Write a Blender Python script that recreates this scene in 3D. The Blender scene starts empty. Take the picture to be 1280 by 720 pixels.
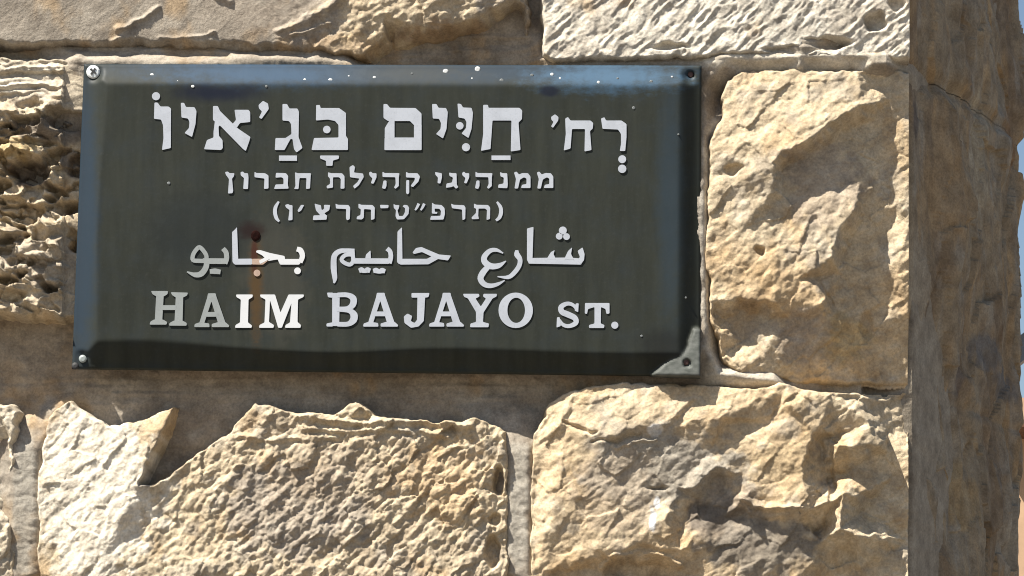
import bpy, math, random
import numpy as np
from mathutils import Vector, Matrix
from mathutils.geometry import delaunay_2d_cdt

# ------------------------------------------------------------------ camera, sky, sun, exposure
scene = bpy.context.scene
COL = scene.collection
FPX = 4500.0                                   # focal length in photo pixels (photo is 1280 x 720)
CAM = np.array([0.315, -3.380, -0.654])        # metres; origin = centre of the sign's rim plane, y goes into the wall
YAW, PITCH, ROLL = (math.radians(a) for a in (3.30, 9.82, 1.00))
FW = np.array([-math.sin(YAW) * math.cos(PITCH), math.cos(YAW) * math.cos(PITCH), math.sin(PITCH)])
FW /= np.linalg.norm(FW)
R0 = np.cross(FW, [0, 0, 1]); R0 /= np.linalg.norm(R0)
U0 = np.cross(R0, FW)
RT = math.cos(ROLL) * R0 + math.sin(ROLL) * U0
UP = -math.sin(ROLL) * R0 + math.cos(ROLL) * U0
cd = bpy.data.cameras.new('camera'); cam = bpy.data.objects.new('camera', cd); COL.objects.link(cam)
cd.sensor_width = 36; cd.lens = FPX / 1280 * 36; cd.clip_start = 0.05; cd.clip_end = 5000
M4 = Matrix.Identity(4)
for i in range(3):
    M4[i][0] = RT[i]; M4[i][1] = UP[i]; M4[i][2] = -FW[i]; M4[i][3] = CAM[i]
cam.matrix_world = M4
scene.camera = cam

GRAZE = math.radians(17)                       # sun's angle off the wall plane
SUN_D = np.array([0.50 * math.cos(GRAZE), math.sin(GRAZE), -0.866 * math.cos(GRAZE)])
SUN_D /= np.linalg.norm(SUN_D)
w = bpy.data.worlds.new('World'); scene.world = w; w.use_nodes = True
nt = w.node_tree
sky = nt.nodes.new('ShaderNodeTexSky'); sky.sky_type = 'NISHITA'; sky.sun_disc = False
sky.sun_elevation = math.asin(-SUN_D[2]); sky.sun_rotation = math.atan2(-SUN_D[0], -SUN_D[1])
bg = nt.nodes['Background']; bg.inputs['Strength'].default_value = 0.05
nt.links.new(sky.outputs['Color'], bg.inputs['Color'])
sl = bpy.data.lights.new('sun', 'SUN'); sl.energy = 5.0; sl.angle = math.radians(0.5); sl.color = (1.0, 0.95, 0.86)
so = bpy.data.objects.new('sun', sl); COL.objects.link(so)
so.rotation_euler = Vector(SUN_D).to_track_quat('-Z', 'Y').to_euler()
so.location = (-3, -3, 5)
scene.view_settings.view_transform = 'Standard'; scene.view_settings.look = 'None'
scene.view_settings.exposure = 1.22; scene.view_settings.gamma = 1.0
scene.view_settings.use_curve_mapping = False
scene.cycles.pixel_filter_type = 'BLACKMAN_HARRIS'; scene.cycles.filter_width = 1.05

# ------------------------------------------------------------------ helpers
K = 0.60 / 780.0          # metres per photo pixel at the sign
RIM = 50.0                # height of the sign's rim above the mortar, in those pixels
def wall_y(h): return (RIM - h) * K
def unproj(u, v, h):
    """photo pixel -> point on the plane that lies h pixels in front of the mortar"""
    u = np.asarray(u, float); v = np.asarray(v, float)
    d = (FW[:, None] + RT[:, None] * ((u.ravel() - 640) / FPX) - UP[:, None] * ((v.ravel() - 360) / FPX)).T
    y = np.broadcast_to(wall_y(np.asarray(h, float)), u.shape).ravel()
    t = (y - CAM[1]) / d[:, 1]
    return CAM + d * t[:, None]

def h32(ix, iy, seed):
    a = (ix.astype(np.int64) * 374761393 + iy.astype(np.int64) * 668265263 + seed * 2246822519) & 0xFFFFFFFF
    a = ((a ^ (a >> 13)) * 1274126177) & 0xFFFFFFFF
    a = ((a ^ (a >> 15)) * 2654435761) & 0xFFFFFFFF
    return ((a ^ (a >> 16)) & 0xFFFFFF) / float(0xFFFFFF)
def vnoise(x, y, seed):
    ix = np.floor(x); iy = np.floor(y); fx = x - ix; fy = y - iy
    fx = fx * fx * fx * (fx * (fx * 6 - 15) + 10); fy = fy * fy * fy * (fy * (fy * 6 - 15) + 10)
    a = h32(ix, iy, seed); b = h32(ix + 1, iy, seed); c = h32(ix, iy + 1, seed); d = h32(ix + 1, iy + 1, seed)
    return (a + (b - a) * fx + (c - a) * fy + (a - b - c + d) * fx * fy) * 2 - 1
def fbm(x, y, seed, octv=4, gain=0.5):
    s = 0; a = 1; t = 0
    for o in range(octv):
        s = s + a * vnoise(x * 2 ** o + 17.3 * o, y * 2 ** o - 9.1 * o, seed + o * 31); t += a; a *= gain
    return s / t
def ridged(x, y, seed, octv=3):
    s = 0; a = 1; t = 0
    for o in range(octv):
        s = s + a * (1 - 2 * np.abs(vnoise(x * 2 ** o + 5.3 * o, y * 2 ** o + 3.7 * o, seed + o * 17))); t += a; a *= 0.5
    return s / t
def rot(u, v, ang, sx, sy):
    c, s = math.cos(ang), math.sin(ang)
    return (u * c + v * s) / sx, (-u * s + v * c) / sy
def facet(x, y, seed, tilt=0.9):
    """broken-stone facets: every cell is its own small tilted plane"""
    ix = np.floor(x); iy = np.floor(y)
    best = np.full(x.shape, 1e9); val = np.zeros(x.shape)
    for dx in (-1, 0, 1):
        for dy in (-1, 0, 1):
            cx = ix + dx; cy = iy + dy
            px = cx + 0.1 + 0.8 * h32(cx, cy, seed); py = cy + 0.1 + 0.8 * h32(cx, cy, seed + 1)
            d = (x - px) ** 2 + (y - py) ** 2
            hh = (h32(cx, cy, seed + 2) - 0.5) + tilt * ((h32(cx, cy, seed + 3) - 0.5) * (x - px) + (h32(cx, cy, seed + 4) - 0.5) * (y - py)) * 2
            m = d < best
            best = np.where(m, d, best); val = np.where(m, hh, val)
    return val * 1.4
def chips(x, y, seed):
    """upper envelope of tilted planes: crisp convex flakes"""
    ix = np.floor(x); iy = np.floor(y); val = np.full(x.shape, -9.0)
    for dx in (-1, 0, 1):
        for dy in (-1, 0, 1):
            cx = ix + dx; cy = iy + dy
            px = cx + h32(cx, cy, seed); py = cy + h32(cx, cy, seed + 1)
            d = np.hypot(x - px, y - py)
            hh = h32(cx, cy, seed + 2) * 0.7 - d * 0.75 + 0.5 * ((h32(cx, cy, seed + 3) - 0.5) * (x - px) + (h32(cx, cy, seed + 4) - 0.5) * (y - py))
            val = np.maximum(val, hh)
    return val
def sstep(a, b, x):
    t = np.clip((x - a) / (b - a), 0, 1); return t * t * (3 - 2 * t)
def sdist(poly, u, v):
    """signed pixel distance to a polygon, positive inside"""
    P = np.array(poly, float); best = np.full(u.shape, 1e18); inside = np.zeros(u.shape, bool)
    for i in range(len(P)):
        a = P[i]; b = P[(i + 1) % len(P)]; e = b - a
        t = np.clip(((u - a[0]) * e[0] + (v - a[1]) * e[1]) / (e @ e + 1e-9), 0, 1)
        best = np.minimum(best, (u - a[0] - t * e[0]) ** 2 + (v - a[1] - t * e[1]) ** 2)
        c = ((a[1] > v) != (b[1] > v))
        if a[1] != b[1]:
            inside ^= c & (u < e[0] * (v - a[1]) / e[1] + a[0])
    d = np.sqrt(best)
    return np.where(inside, d, -d)
def linedist(pl, u, v):
    P = np.array(pl, float); best = np.full(u.shape, 1e18)
    for a, b in zip(P[:-1], P[1:]):
        e = b - a
        t = np.clip(((u - a[0]) * e[0] + (v - a[1]) * e[1]) / (e @ e + 1e-9), 0, 1)
        best = np.minimum(best, (u - a[0] - t * e[0]) ** 2 + (v - a[1] - t * e[1]) ** 2)
    return np.sqrt(best)
def tri_interp(pts, u, v):
    """heights between hand-placed points, as flat broken facets"""
    pts = list(pts); A = np.array(pts, float)
    u0, u1, v0, v1 = u.min() - 5, u.max() + 5, v.min() - 5, v.max() + 5
    for cu, cv in ((u0, v0), (u1, v0), (u1, v1), (u0, v1)):
        j = np.argmin((A[:, 0] - cu) ** 2 + (A[:, 1] - cv) ** 2); pts.append((cu, cv, A[j, 2]))
    A = np.array(pts, float)
    co, _, faces, ov, *_r = delaunay_2d_cdt([Vector((p[0], p[1])) for p in pts], [], [], 0, 1e-4)
    hv = np.array([A[o[0], 2] for o in ov]); C = np.array([(c.x, c.y) for c in co])
    out = np.full(u.shape, float(A[:, 2].mean()))
    for f in faces:
        a, b, c = C[f[0]], C[f[1]], C[f[2]]
        m = (u >= min(a[0], b[0], c[0]) - 1) & (u <= max(a[0], b[0], c[0]) + 1) & (v >= min(a[1], b[1], c[1]) - 1) & (v <= max(a[1], b[1], c[1]) + 1)
        if not m.any(): continue
        x = u[m]; y = v[m]
        D = (b[0] - a[0]) * (c[1] - a[1]) - (c[0] - a[0]) * (b[1] - a[1])
        if abs(D) < 1e-9: continue
        l1 = ((x - a[0]) * (c[1] - a[1]) - (c[0] - a[0]) * (y - a[1])) / D
        l2 = ((b[0] - a[0]) * (y - a[1]) - (x - a[0]) * (b[1] - a[1])) / D
        ok = (l1 >= -1e-6) & (l2 >= -1e-6) & (l1 + l2 <= 1 + 1e-6)
        val = hv[f[0]] + l1 * (hv[f[1]] - hv[f[0]]) + l2 * (hv[f[2]] - hv[f[0]])
        cur = out[m]; cur[ok] = val[ok]; out[m] = cur
    return out
def blur(a, n=1):
    for _ in range(n):
        p = np.pad(a, 1, mode='edge'); a = (p[:-2, 1:-1] + p[2:, 1:-1] + p[1:-1, :-2] + p[1:-1, 2:] + 4 * a) / 8
    return a

def link(name, me, mat=None, parent=None):
    o = bpy.data.objects.new(name, me); COL.objects.link(o)
    if mat is not None and me is not None: me.materials.append(mat)
    if parent is not None: o.parent = parent
    return o
def tag(o, label=None, cat=None, group=None, kind=None):
    if label: o['label'] = label
    if cat: o['category'] = cat
    if group: o['group'] = group
    if kind: o['kind'] = kind
    return o
def np_mesh(name, verts, quads, smooth=True, tint=None, uv=None):
    me = bpy.data.meshes.new(name)
    n = len(verts); q = np.asarray(quads, np.int32)
    me.vertices.add(n); me.vertices.foreach_set('co', np.asarray(verts, np.float32).ravel())
    me.loops.add(q.size); me.loops.foreach_set('vertex_index', q.ravel())
    me.polygons.add(len(q)); me.polygons.foreach_set('loop_start', np.arange(0, q.size, q.shape[1], dtype=np.int32))
    try: me.polygons.foreach_set('loop_total', np.full(len(q), q.shape[1], np.int32))
    except Exception: pass
    me.update(calc_edges=True)
    me.polygons.foreach_set('use_smooth', np.full(len(q), smooth, bool))
    if tint is not None:
        at = me.color_attributes.new('tint', 'FLOAT_COLOR', 'POINT')
        at.data.foreach_set('color', np.concatenate([tint, np.ones((n, 1))], 1).astype(np.float32).ravel())
    if uv is not None:
        at = me.attributes.new('place', 'FLOAT_VECTOR', 'POINT')
        at.data.foreach_set('vector', (uv if uv.shape[1] == 3 else np.concatenate([uv, np.zeros((n, 1))], 1)).astype(np.float32).ravel())
    me.validate()
    return me
def compact(V, Q, *attrs):
    used = np.zeros(len(V), bool); used[Q.ravel()] = True
    m = np.cumsum(used) - 1
    return (V[used], m[Q]) + tuple(a[used] for a in attrs)
def grid_quads(nr, nc):
    i = np.arange(nr * nc).reshape(nr, nc)
    return np.stack([i[:-1, :-1], i[1:, :-1], i[1:, 1:], i[:-1, 1:]], -1).reshape(-1, 4)   # faces -y (v runs down)

# ------------------------------------------------------------------ materials
def new_mat(name):
    m = bpy.data.materials.new(name); m.use_nodes = True
    n = m.node_tree.nodes; b = n['Principled BSDF']
    return m, m.node_tree, b
def nd(t, kind, **kw):
    n = t.nodes.new(kind)
    for k, v in kw.items():
        if k in n.inputs: n.inputs[k].default_value = v
        else: setattr(n, k, v)
    return n
def mixc(t, fac, a, b, blend='MIX'):
    n = t.nodes.new('ShaderNodeMix'); n.data_type = 'RGBA'; n.blend_type = blend
    for s, v in ((0, fac), (6, a), (7, b)):
        if hasattr(v, 'links') or hasattr(v, 'is_linked'): t.links.new(v, n.inputs[s])
        else: n.inputs[s].default_value = v if s == 0 else (*v, 1) if len(v) == 3 else v
    return n.outputs[2]
def ramp(t, fac, a, b, ca=(0, 0, 0, 1), cb=(1, 1, 1, 1)):
    n = t.nodes.new('ShaderNodeValToRGB'); n.color_ramp.elements[0].position = a; n.color_ramp.elements[1].position = b
    n.color_ramp.elements[0].color = ca; n.color_ramp.elements[1].color = cb
    t.links.new(fac, n.inputs[0]); return n.outputs[0]
def stone_material(name, bump=0.6, grain=1.0):
    m, t, b = new_mat(name)
    at = nd(t, 'ShaderNodeAttribute', attribute_name='tint')
    co = nd(t, 'ShaderNodeTexCoord')
    n1 = nd(t, 'ShaderNodeTexNoise', Scale=55.0, Detail=6.0, Roughness=0.62); t.links.new(co.outputs['Object'], n1.inputs['Vector'])
    n2 = nd(t, 'ShaderNodeTexNoise', Scale=420.0, Detail=4.0, Roughness=0.7); t.links.new(co.outputs['Object'], n2.inputs['Vector'])
    c = mixc(t, 1.0, at.outputs['Color'], ramp(t, n1.outputs[0], 0.30, 0.72, (0.66, 0.63, 0.60, 1), (1.24, 1.23, 1.20, 1)), 'MULTIPLY')
    c = mixc(t, grain, c, ramp(t, n2.outputs[0], 0.30, 0.66, (0.74, 0.73, 0.71, 1), (1.16, 1.16, 1.15, 1)), 'MULTIPLY')
    t.links.new(c, b.inputs['Base Color'])
    b.inputs['Roughness'].default_value = 0.88; b.inputs['Specular IOR Level'].default_value = 0.25
    bp = nd(t, 'ShaderNodeBump', Strength=bump, Distance=0.0012)
    t.links.new(n2.outputs[0], bp.inputs['Height']); t.links.new(bp.outputs[0], b.inputs['Normal'])
    return m
MAT_STONE = stone_material('rock faced limestone')
MAT_MORTAR = stone_material('old lime mortar', 0.5)
def plain(name, col, rough=0.6, metal=0.0, nscale=60.0, var=0.18, spec=0.5):
    m, t, b = new_mat(name)
    co = nd(t, 'ShaderNodeTexCoord')
    n1 = nd(t, 'ShaderNodeTexNoise', Scale=nscale, Detail=5.0, Roughness=0.6); t.links.new(co.outputs['Object'], n1.inputs['Vector'])
    lo = tuple(c * (1 - var) for c in col) + (1,); hi = tuple(min(1, c * (1 + var)) for c in col) + (1,)
    t.links.new(ramp(t, n1.outputs[0], 0.3, 0.7, lo, hi), b.inputs['Base Color'])
    b.inputs['Roughness'].default_value = rough; b.inputs['Metallic'].default_value = metal
    b.inputs['Specular IOR Level'].default_value = spec
    return m

# ------------------------------------------------------------------ ground
GZ = -2.25
def ground_sheet():
    n = 24; xs = np.linspace(-400, 400, n); X, Y = np.meshgrid(xs, xs[::-1])
    V = np.stack([X, Y, np.full_like(X, GZ)], -1).reshape(-1, 3)
    me = np_mesh('pavement', V, grid_quads(n, n)); return me
MAT_PAVE = plain('pale street paving', (0.12, 0.10, 0.078), 0.85, nscale=3.0)
tag(link('pavement', ground_sheet(), MAT_PAVE), kind='structure')

# ------------------------------------------------------------------ the wall: mortar bed and stones
wall = bpy.data.objects.new('stone_wall', None); COL.objects.link(wall); wall.location = (-0.5, 0.2, GZ)
tag(wall, 'rough rock faced limestone wall with pale mortar joints, ending in a shaded corner', 'wall')
WINV = Matrix.Translation(-Vector(wall.location))
def wall_child(name, me, mat):
    o = link(name, me, mat, wall); o.matrix_parent_inverse = WINV; return o

UC = 1137.0                              # photo column of the wall's corner
THETA = math.radians(70)                 # how far the shaded side turns back
DR = np.array([math.cos(THETA), math.sin(THETA), 0]); NR = np.array([math.sin(THETA), -math.cos(THETA), 0])
DB = np.array([math.cos(THETA + math.pi / 2), math.sin(THETA + math.pi / 2), 0]); NB = DR.copy()
SIDE = 0.412                             # length of the shaded side in metres

CREAM = np.array([0.50, 0.415, 0.295]); OCHRE = np.array([0.42, 0.285, 0.15]); GREY = np.array([0.34, 0.31, 0.265])
PALE = np.array([0.60, 0.55, 0.465]); BROWN = np.array([0.24, 0.175, 0.115]); DARK = np.array([0.12, 0.10, 0.08])
def tint_field(u, v, seed, base, second, amount, patches=()):
    a = sstep(-0.35, 0.5, fbm(u / 120, v / 90, seed, 4)) * amount
    t = base + (second - base) * a[..., None]
    o = sstep(0.15, 0.55, fbm(u / 45 + 3, v / 60, seed + 5, 4)) * 0.55
    t = t + (OCHRE - t) * o[..., None]
    g = sstep(0.10, 0.6, fbm(u / 30 - 7, v / 30, seed + 9, 4)) * 0.55
    t = t + (GREY - t) * g[..., None]
    for (cu, cv, ru, rv, col, st) in patches:
        d = np.hypot((u - cu) / ru, (v - cv) / rv) + 0.45 * fbm(u / 14, v / 14, seed + int(cu), 3)
        m = sstep(1.05, 0.65, d) * st
        t = t + (np.array(col) - t) * m[..., None]
    return t

def make_stone(outline, ctrl, seed, rough, base=CREAM, second=GREY, amount=0.6, patches=(), pits=(), ridges=(),
               step=1.25, edge=9.0, bury=-8.0, warp=3.0, corner=False, cap=None, smooth_h=1):
    P = np.array(outline, float)
    u0, u1, v0, v1 = P[:, 0].min() - 4, P[:, 0].max() + 4, P[:, 1].min() - 4, P[:, 1].max() + 4
    if corner: u1 = UC
    us = np.arange(u0, u1 + step * 0.5, step)
    if corner: us = np.append(us[us < UC - 0.4 * step], UC)
    vs = np.arange(v0, v1 + step, step)
    U, V = np.meshgrid(us, vs)
    Uw = U + warp * fbm(U / 16, V / 16, seed + 71, 3) * 1.6; Vw = V + warp * fbm(U / 16, V / 16, seed + 72, 3) * 1.6
    if corner: Uw = Uw + (U - Uw) * sstep(UC - 25, UC, U)
    sd = sdist(outline, Uw, Vw)
    H = blur(tri_interp(ctrl, Uw + warp * 0.6 * fbm(U / 7, V / 7, seed + 3, 2), Vw + warp * 0.6 * fbm(U / 7, V / 7, seed + 4, 2)), smooth_h)
    H = H + rough(U, V, seed)
    for (cu, cv, ru, rv, dp) in pits:
        d = np.hypot((Uw - cu) / ru, (Vw - cv) / rv)
        H = H - dp * sstep(1.15, 0.55, d)
    if cap is not None: H = np.where(U > cap[0], np.minimum(H, cap[1] + 0.15 * (H - cap[1])), H)
    for (pl, wd, hh) in ridges:
        d = linedist(pl, Uw, Vw)
        H = H + hh * np.clip(1 - d / wd, 0, 1)
    t = np.clip(sd / (edge * (1 + 0.5 * vnoise(U / 25, V / 25, seed + 8))), 0, 1)
    prof = np.sqrt(np.maximum(1 - (1 - t) ** 2, 0))
    H = bury + (H - bury) * prof
    H = np.where(sd < 0, bury, H)
    X = unproj(U, V, 36.0).reshape(U.shape + (3,))
    X[..., 1] = wall_y(H)
    T = tint_field(U, V, seed, base, second, amount, patches)
    keep_c = sd > -2.5
    if corner:
        # the same stone goes on round the corner: the shaded side, then the hidden end
        colp = X[:, -1].copy(); nv = len(vs)
        smo = colp[:, 1].copy()
        for _ in range(60): smo = np.convolve(np.pad(smo, 2, mode='edge'), [.1, .2, .4, .2, .1], 'valid')
        ss = np.arange(0.003, SIDE, 0.0032); bs = np.arange(0.004, 0.30, 0.012)
        S, Vv = np.meshgrid(ss, vs)
        top = sstep(0, 14, (V[:, :1] - v0) + 0 * S - 4) * sstep(0, 14, (v1 - V[:, :1]) + 0 * S - 4)
        pu = S / K; pv = V[:, :1] + 0 * S
        hs = side_relief(pu, pv, seed)
        fade = sstep(0, 0.02, S)
        hs = hs * fade - (6 + 0.8 * np.maximum(hs, 0)) * sstep(0, 0.012, S) * sstep(0.11, 0.03, S)
        hs = hs * (0.7 + 0.3 * top) - 1.2 * (1 - top) * fade
        rnd = (np.minimum(0, -(S - (SIDE - 0.03))) * 0.5)
        XS = colp[:, None, :] + DR * S[..., None] + NR * (hs * K + rnd)[..., None]
        # straighten the far edge so that all stones end at one line
        e0 = colp[:, None, :].copy(); mean = np.array([colp[0, 0], wall_y(24), 0])
        corr = np.zeros_like(XS); corr[..., 1] = (mean[1] - smo[:, None]) * sstep(0.008, 0.25, S); XS = XS + corr
        XS[..., 1] += (smo - colp[:, 1])[:, None] * sstep(0, 0.008, S)
        lastp = XS[:, -1]
        B, _ = np.meshgrid(bs, vs)
        hb = 6 * fbm(B / K / 40, V[:, :1] / 40 + 0 * B, seed + 55, 4)
        XB = lastp[:, None, :] + DB * B[..., None] + NB * (hb * K * sstep(0, 0.03, B))[..., None]
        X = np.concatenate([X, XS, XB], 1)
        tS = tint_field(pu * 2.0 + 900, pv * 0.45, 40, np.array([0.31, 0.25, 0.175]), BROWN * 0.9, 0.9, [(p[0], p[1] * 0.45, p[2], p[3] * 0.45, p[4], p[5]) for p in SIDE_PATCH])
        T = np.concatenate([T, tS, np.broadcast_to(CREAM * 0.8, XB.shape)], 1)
        ks = np.broadcast_to(((V[:, :1] > v0 + 3.5) & (V[:, :1] < v1 - 3.5)), (nv, S.shape[1] + B.shape[1]))
        keep_c = np.concatenate([keep_c, ks], 1)
    nr, nc = X.shape[:2]
    Q = grid_quads(nr, nc)
    kf = (keep_c[:-1, :-1] | keep_c[1:, :-1] | keep_c[1:, 1:] | keep_c[:-1, 1:]).ravel()
    Q = Q[kf]
    Vt, Q, Tt = compact(X.reshape(-1, 3), Q, T.reshape(-1, 3))
    return np_mesh('stone', Vt, Q, True, Tt)

SP = lambda su, v, ru, rv, c, st: (900 + 2.0 * (su - 1137) / 138 * SIDE / K, v, 2.0 * ru / 138 * SIDE / K, rv, c, st)   # dark and light colour patches on the shaded side
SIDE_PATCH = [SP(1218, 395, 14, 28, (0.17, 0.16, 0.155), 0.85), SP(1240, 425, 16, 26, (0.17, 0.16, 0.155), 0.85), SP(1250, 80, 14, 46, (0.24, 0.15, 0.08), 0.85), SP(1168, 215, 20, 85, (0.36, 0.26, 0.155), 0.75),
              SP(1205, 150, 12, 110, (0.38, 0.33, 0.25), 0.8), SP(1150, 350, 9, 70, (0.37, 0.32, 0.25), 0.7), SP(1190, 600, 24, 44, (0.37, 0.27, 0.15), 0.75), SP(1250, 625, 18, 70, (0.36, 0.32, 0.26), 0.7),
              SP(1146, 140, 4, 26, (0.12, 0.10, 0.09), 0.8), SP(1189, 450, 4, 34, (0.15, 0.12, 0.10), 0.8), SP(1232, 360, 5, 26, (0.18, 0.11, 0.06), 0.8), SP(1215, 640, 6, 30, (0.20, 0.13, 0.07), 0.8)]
def side_relief(pu, pv, seed):
    # rock face on the shaded side: tall soft flakes and hollows
    wu = pu + 30 * fbm(pu / 90, pv / 120, 12, 3); wv = pv + 30 * fbm(pu / 90, pv / 120, 13, 3)
    x, y = rot(wu, wv, -0.10, 75, 240)
    return 13 * fbm(pu / 160, pv / 230, 611, 3) + 13 * ridged(x, y, 621, 3) + 14 * chips(wu / 60, wv / 130, 625) + 6 * facet(wu / 50, wv / 110, 645) + 4.0 * fbm(wu / 26, wv / 60, 641, 3) + 1.2 * fbm(pu / 9, pv / 16, 631, 3) + 4

# roughness recipes (heights in photo pixels)
def rough_flake(amp, ang=-0.85, scale=1.0):
    def f(u, v, s):
        x, y = rot(u + 6 * fbm(u / 30, v / 30, s + 1, 3), v + 6 * fbm(u / 30, v / 30, s + 2, 3), ang, 30 * scale, 15 * scale)
        x2, y2 = rot(u + 3 * fbm(u / 12, v / 12, s + 3, 2), v + 3 * fbm(u / 12, v / 12, s + 4, 2), ang, 13 * scale, 7 * scale)
        return amp * (5.0 * fbm(u / 110, v / 110, s + 10, 3) + 5.0 * chips(x, y, s + 20) + 3.6 * chips(x2, y2, s + 30) + 0.9 * chips(x2 * 2.3, y2 * 2.1, s + 33)
                      + 2.6 * facet(x * 0.6, y * 0.5, s + 40) + 1.0 * fbm(u / 5, v / 5, s + 50, 3))
    return f
def rough_tool(amp, ang=-0.75):
    def f(u, v, s):
        x, y = rot(u + 5 * fbm(u / 40, v / 40, s, 3), v + 5 * fbm(u / 40, v / 40, s + 1, 3), ang, 26, 10)
        return amp * (2.0 * fbm(u / 90, v / 70, s + 2, 3) + 2.6 * ridged(x, y, s + 3, 3) + 1.8 * chips(x * 1.3, y * 1.2, s + 6) + 0.5 * fbm(u / 4, v / 4, s + 4, 2))
    return f
def rough_rubble(amp):
    def f(u, v, s):
        wu = u + 8 * fbm(u / 24, v / 24, s + 1, 3); wv = v + 8 * fbm(u / 24, v / 24, s + 2, 3)
        strata = sstep(150, 110, v + 10 * fbm(u / 60, v / 30, s + 6, 3))
        rub = 14 * chips(wu / 34, wv / 20, s + 20) + 8 * facet(wu / 20, wv / 13, s + 30) + 4.5 * chips(wu / 9, wv / 7, s + 40) - 22 * sstep(0.22, 0.5, fbm(u / 34, v / 22, s + 50, 3))
        lay = 4.5 * ridged(u / 170, wv / 9.5, s + 60, 2) + 2 * vnoise(u / 60, wv / 4, s + 61) + 2 * chips(wu / 22, wv / 10, s + 62)
        return amp * (rub * (1 - strata) + lay * strata + 0.8 * fbm(u / 5, v / 5, s + 70, 3))
    return f

r5 = rough_flake(1.05, -0.8, 0.8)
def rough_s5(u, v, s): return r5(u, v, s) * (0.5 + 0.5 * sstep(150, 330, u + 0.3 * (v - 600) + 40 * fbm(u / 60, v / 60, s, 2)))
STONES = []
# upper left: smooth grey face, broken warm end with a deep hollow
s1_out = [(-420, -330), (656, -330), (662, -100), (661, 78), (455, 80), (400, 73), (330, 67), (250, 62), (120, 58), (0, 57), (-420, 56)]
s1 = [(-420, -330, 42), (660, -330, 42), (-420, 56, 44), (0, 52, 42), (0, 0, 44.5), (200, -100, 46), (380, -20, 43), (370, 30, 42), (390, 60, 40), (250, 50, 42),
      (430, 25, 49), (480, 20, 54), (540, 6, 56), (600, -8, 55), (640, -30, 52), (660, -60, 46), (640, 2, 50), (612, 12, 50), (596, 28, 49), (565, 34, 49), (540, 40, 48), (482, 50, 47), (455, 70, 44),
      (650, 8, 4), (620, 18, 2), (604, 34, 2), (570, 42, 2), (546, 48, 2), (490, 58, 2), (466, 76, 2), (656, 40, 4), (656, 76, 4), (570, 78, 3), (657, 6, 40)]
STONES.append(dict(outline=s1_out, ctrl=s1, seed=11, rough=None, base=np.array([0.335, 0.29, 0.24]), second=GREY*0.9, amount=0.5, edge=5,
                   patches=[(520, 30, 130, 50, CREAM * 1.03, 0.85), (575, 55, 90, 30, (0.30, 0.215, 0.14), 0.8), (430, 60, 60, 24, OCHRE, 0.5)],
                   ridges=[([(148, 38), (172, 28), (198, 14)], 5, 4.5), ([(140, 52), (150, 50)], 4, 3), ([(200, 47), (215, 48), (240, 46), (268, 42)], 3, 2), ([(262, 40), (270, 42)], 3, 3),
                           ([(270, -4), (290, 6)], 5, 4), ([(350, 40), (400, 18), (425, 2)], 6, 5), ([(365, 46), (410, 30)], 4, 4)]))
# upper right: diagonally tooled pale face
s2_out = [(674, -330), (1220, -330), (1220, 74), (1090, 76), (1000, 72), (900, 72), (870, 76), (690, 79), (676, 70), (673, -20)]
s2 = [(674, -330, 28), (1137, -330, 34), (690, 66, 42), (900, 66, 46), (1000, 66, 47), (1137, 60, 40), (1110, 0, 42), (900, -100, 40), (1000, 20, 45), (690, 0, 39)]
STONES.append(dict(outline=s2_out, ctrl=s2, seed=23, rough=rough_tool(1.0), base=np.array([0.55, 0.515, 0.45]), second=np.array([0.49, 0.44, 0.375]), amount=0.6, edge=5, corner=True,
                   pits=[(1035, 56, 30, 9, 20), (1094, 28, 14, 12, 16), (838, 60, 26, 5, 9), (990, 64, 40, 4, 8), (1120, 5, 12, 8, 10)],
                   patches=[(1120, 40, 30, 60, PALE, 0.6)]))
# right of the sign: big broken quoin
s3_out = [(884, 178), (899, 150), (902, 118), (908, 99), (930, 86), (1000, 83), (1080, 85), (1220, 82), (1220, 478), (1000, 476), (930, 471), (902, 456), (886, 400), (880, 300)]
s3 = [(900, 115, 38), (920, 95, 40), (1000, 92, 40), (1072, 92, 42), (1092, 100, 30), (1115, 120, 30), (1137, 84, 26), (1137, 478, -8), (1137, 425, 0), (1137, 385, 16), (1137, 280, 27), (1106, 200, 22), (1119, 262, 18),
      (888, 190, 46), (940, 180, 55), (966, 208, 62), (1000, 184, 63), (1035, 160, 61), (1078, 132, 54),
      (976, 214, 36), (1006, 196, 34), (1042, 172, 32), (1092, 146, 22),
      (978, 250, 41), (985, 300, 48), (1000, 352, 53), (1040, 306, 53), (1068, 262, 51), (1020, 240, 42), (1078, 225, 36),
      (1080, 272, 22), (1052, 342, 18), (1038, 328, 54), (1026, 380, 55), (1064, 300, 22),
      (886, 250, 48), (930, 290, 52), (966, 240, 56), (970, 330, 58), (968, 382, 56), (925, 374, 50), (888, 380, 48), (895, 420, 47),
      (990, 384, 46), (990, 398, 38), (1036, 398, 38), (1000, 466, 22), (1052, 440, 18), (1056, 470, 8), (964, 396, 28), (958, 440, 38), (925, 388, 30), (905, 400, 28), (930, 425, 30), (940, 455, 40), (900, 450, 36),
      (1100, 310, 14), (1092, 404, 10), (1098, 470, -6), (1098, 356, 14), (1122, 330, 24), (1120, 150, 26)]
STONES.append(dict(outline=s3_out, ctrl=s3, seed=37, rough=rough_flake(0.6, -0.7, 1.0), base=CREAM * 1.04, second=OCHRE * 1.15, amount=0.55, edge=5, corner=True,
                   patches=[(1030, 230, 60, 60, (0.36, 0.30, 0.235), 0.75), (1050, 420, 40, 30, (0.42, 0.31, 0.16), 0.6), (930, 400, 30, 30, BROWN, 0.4), (1000, 420, 40, 40, (0.34, 0.29, 0.24), 0.6)],
                   pits=[(916, 214, 12, 7, 8), (950, 316, 7, 6, 9), (1086, 402, 10, 18, 6)]))
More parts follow.
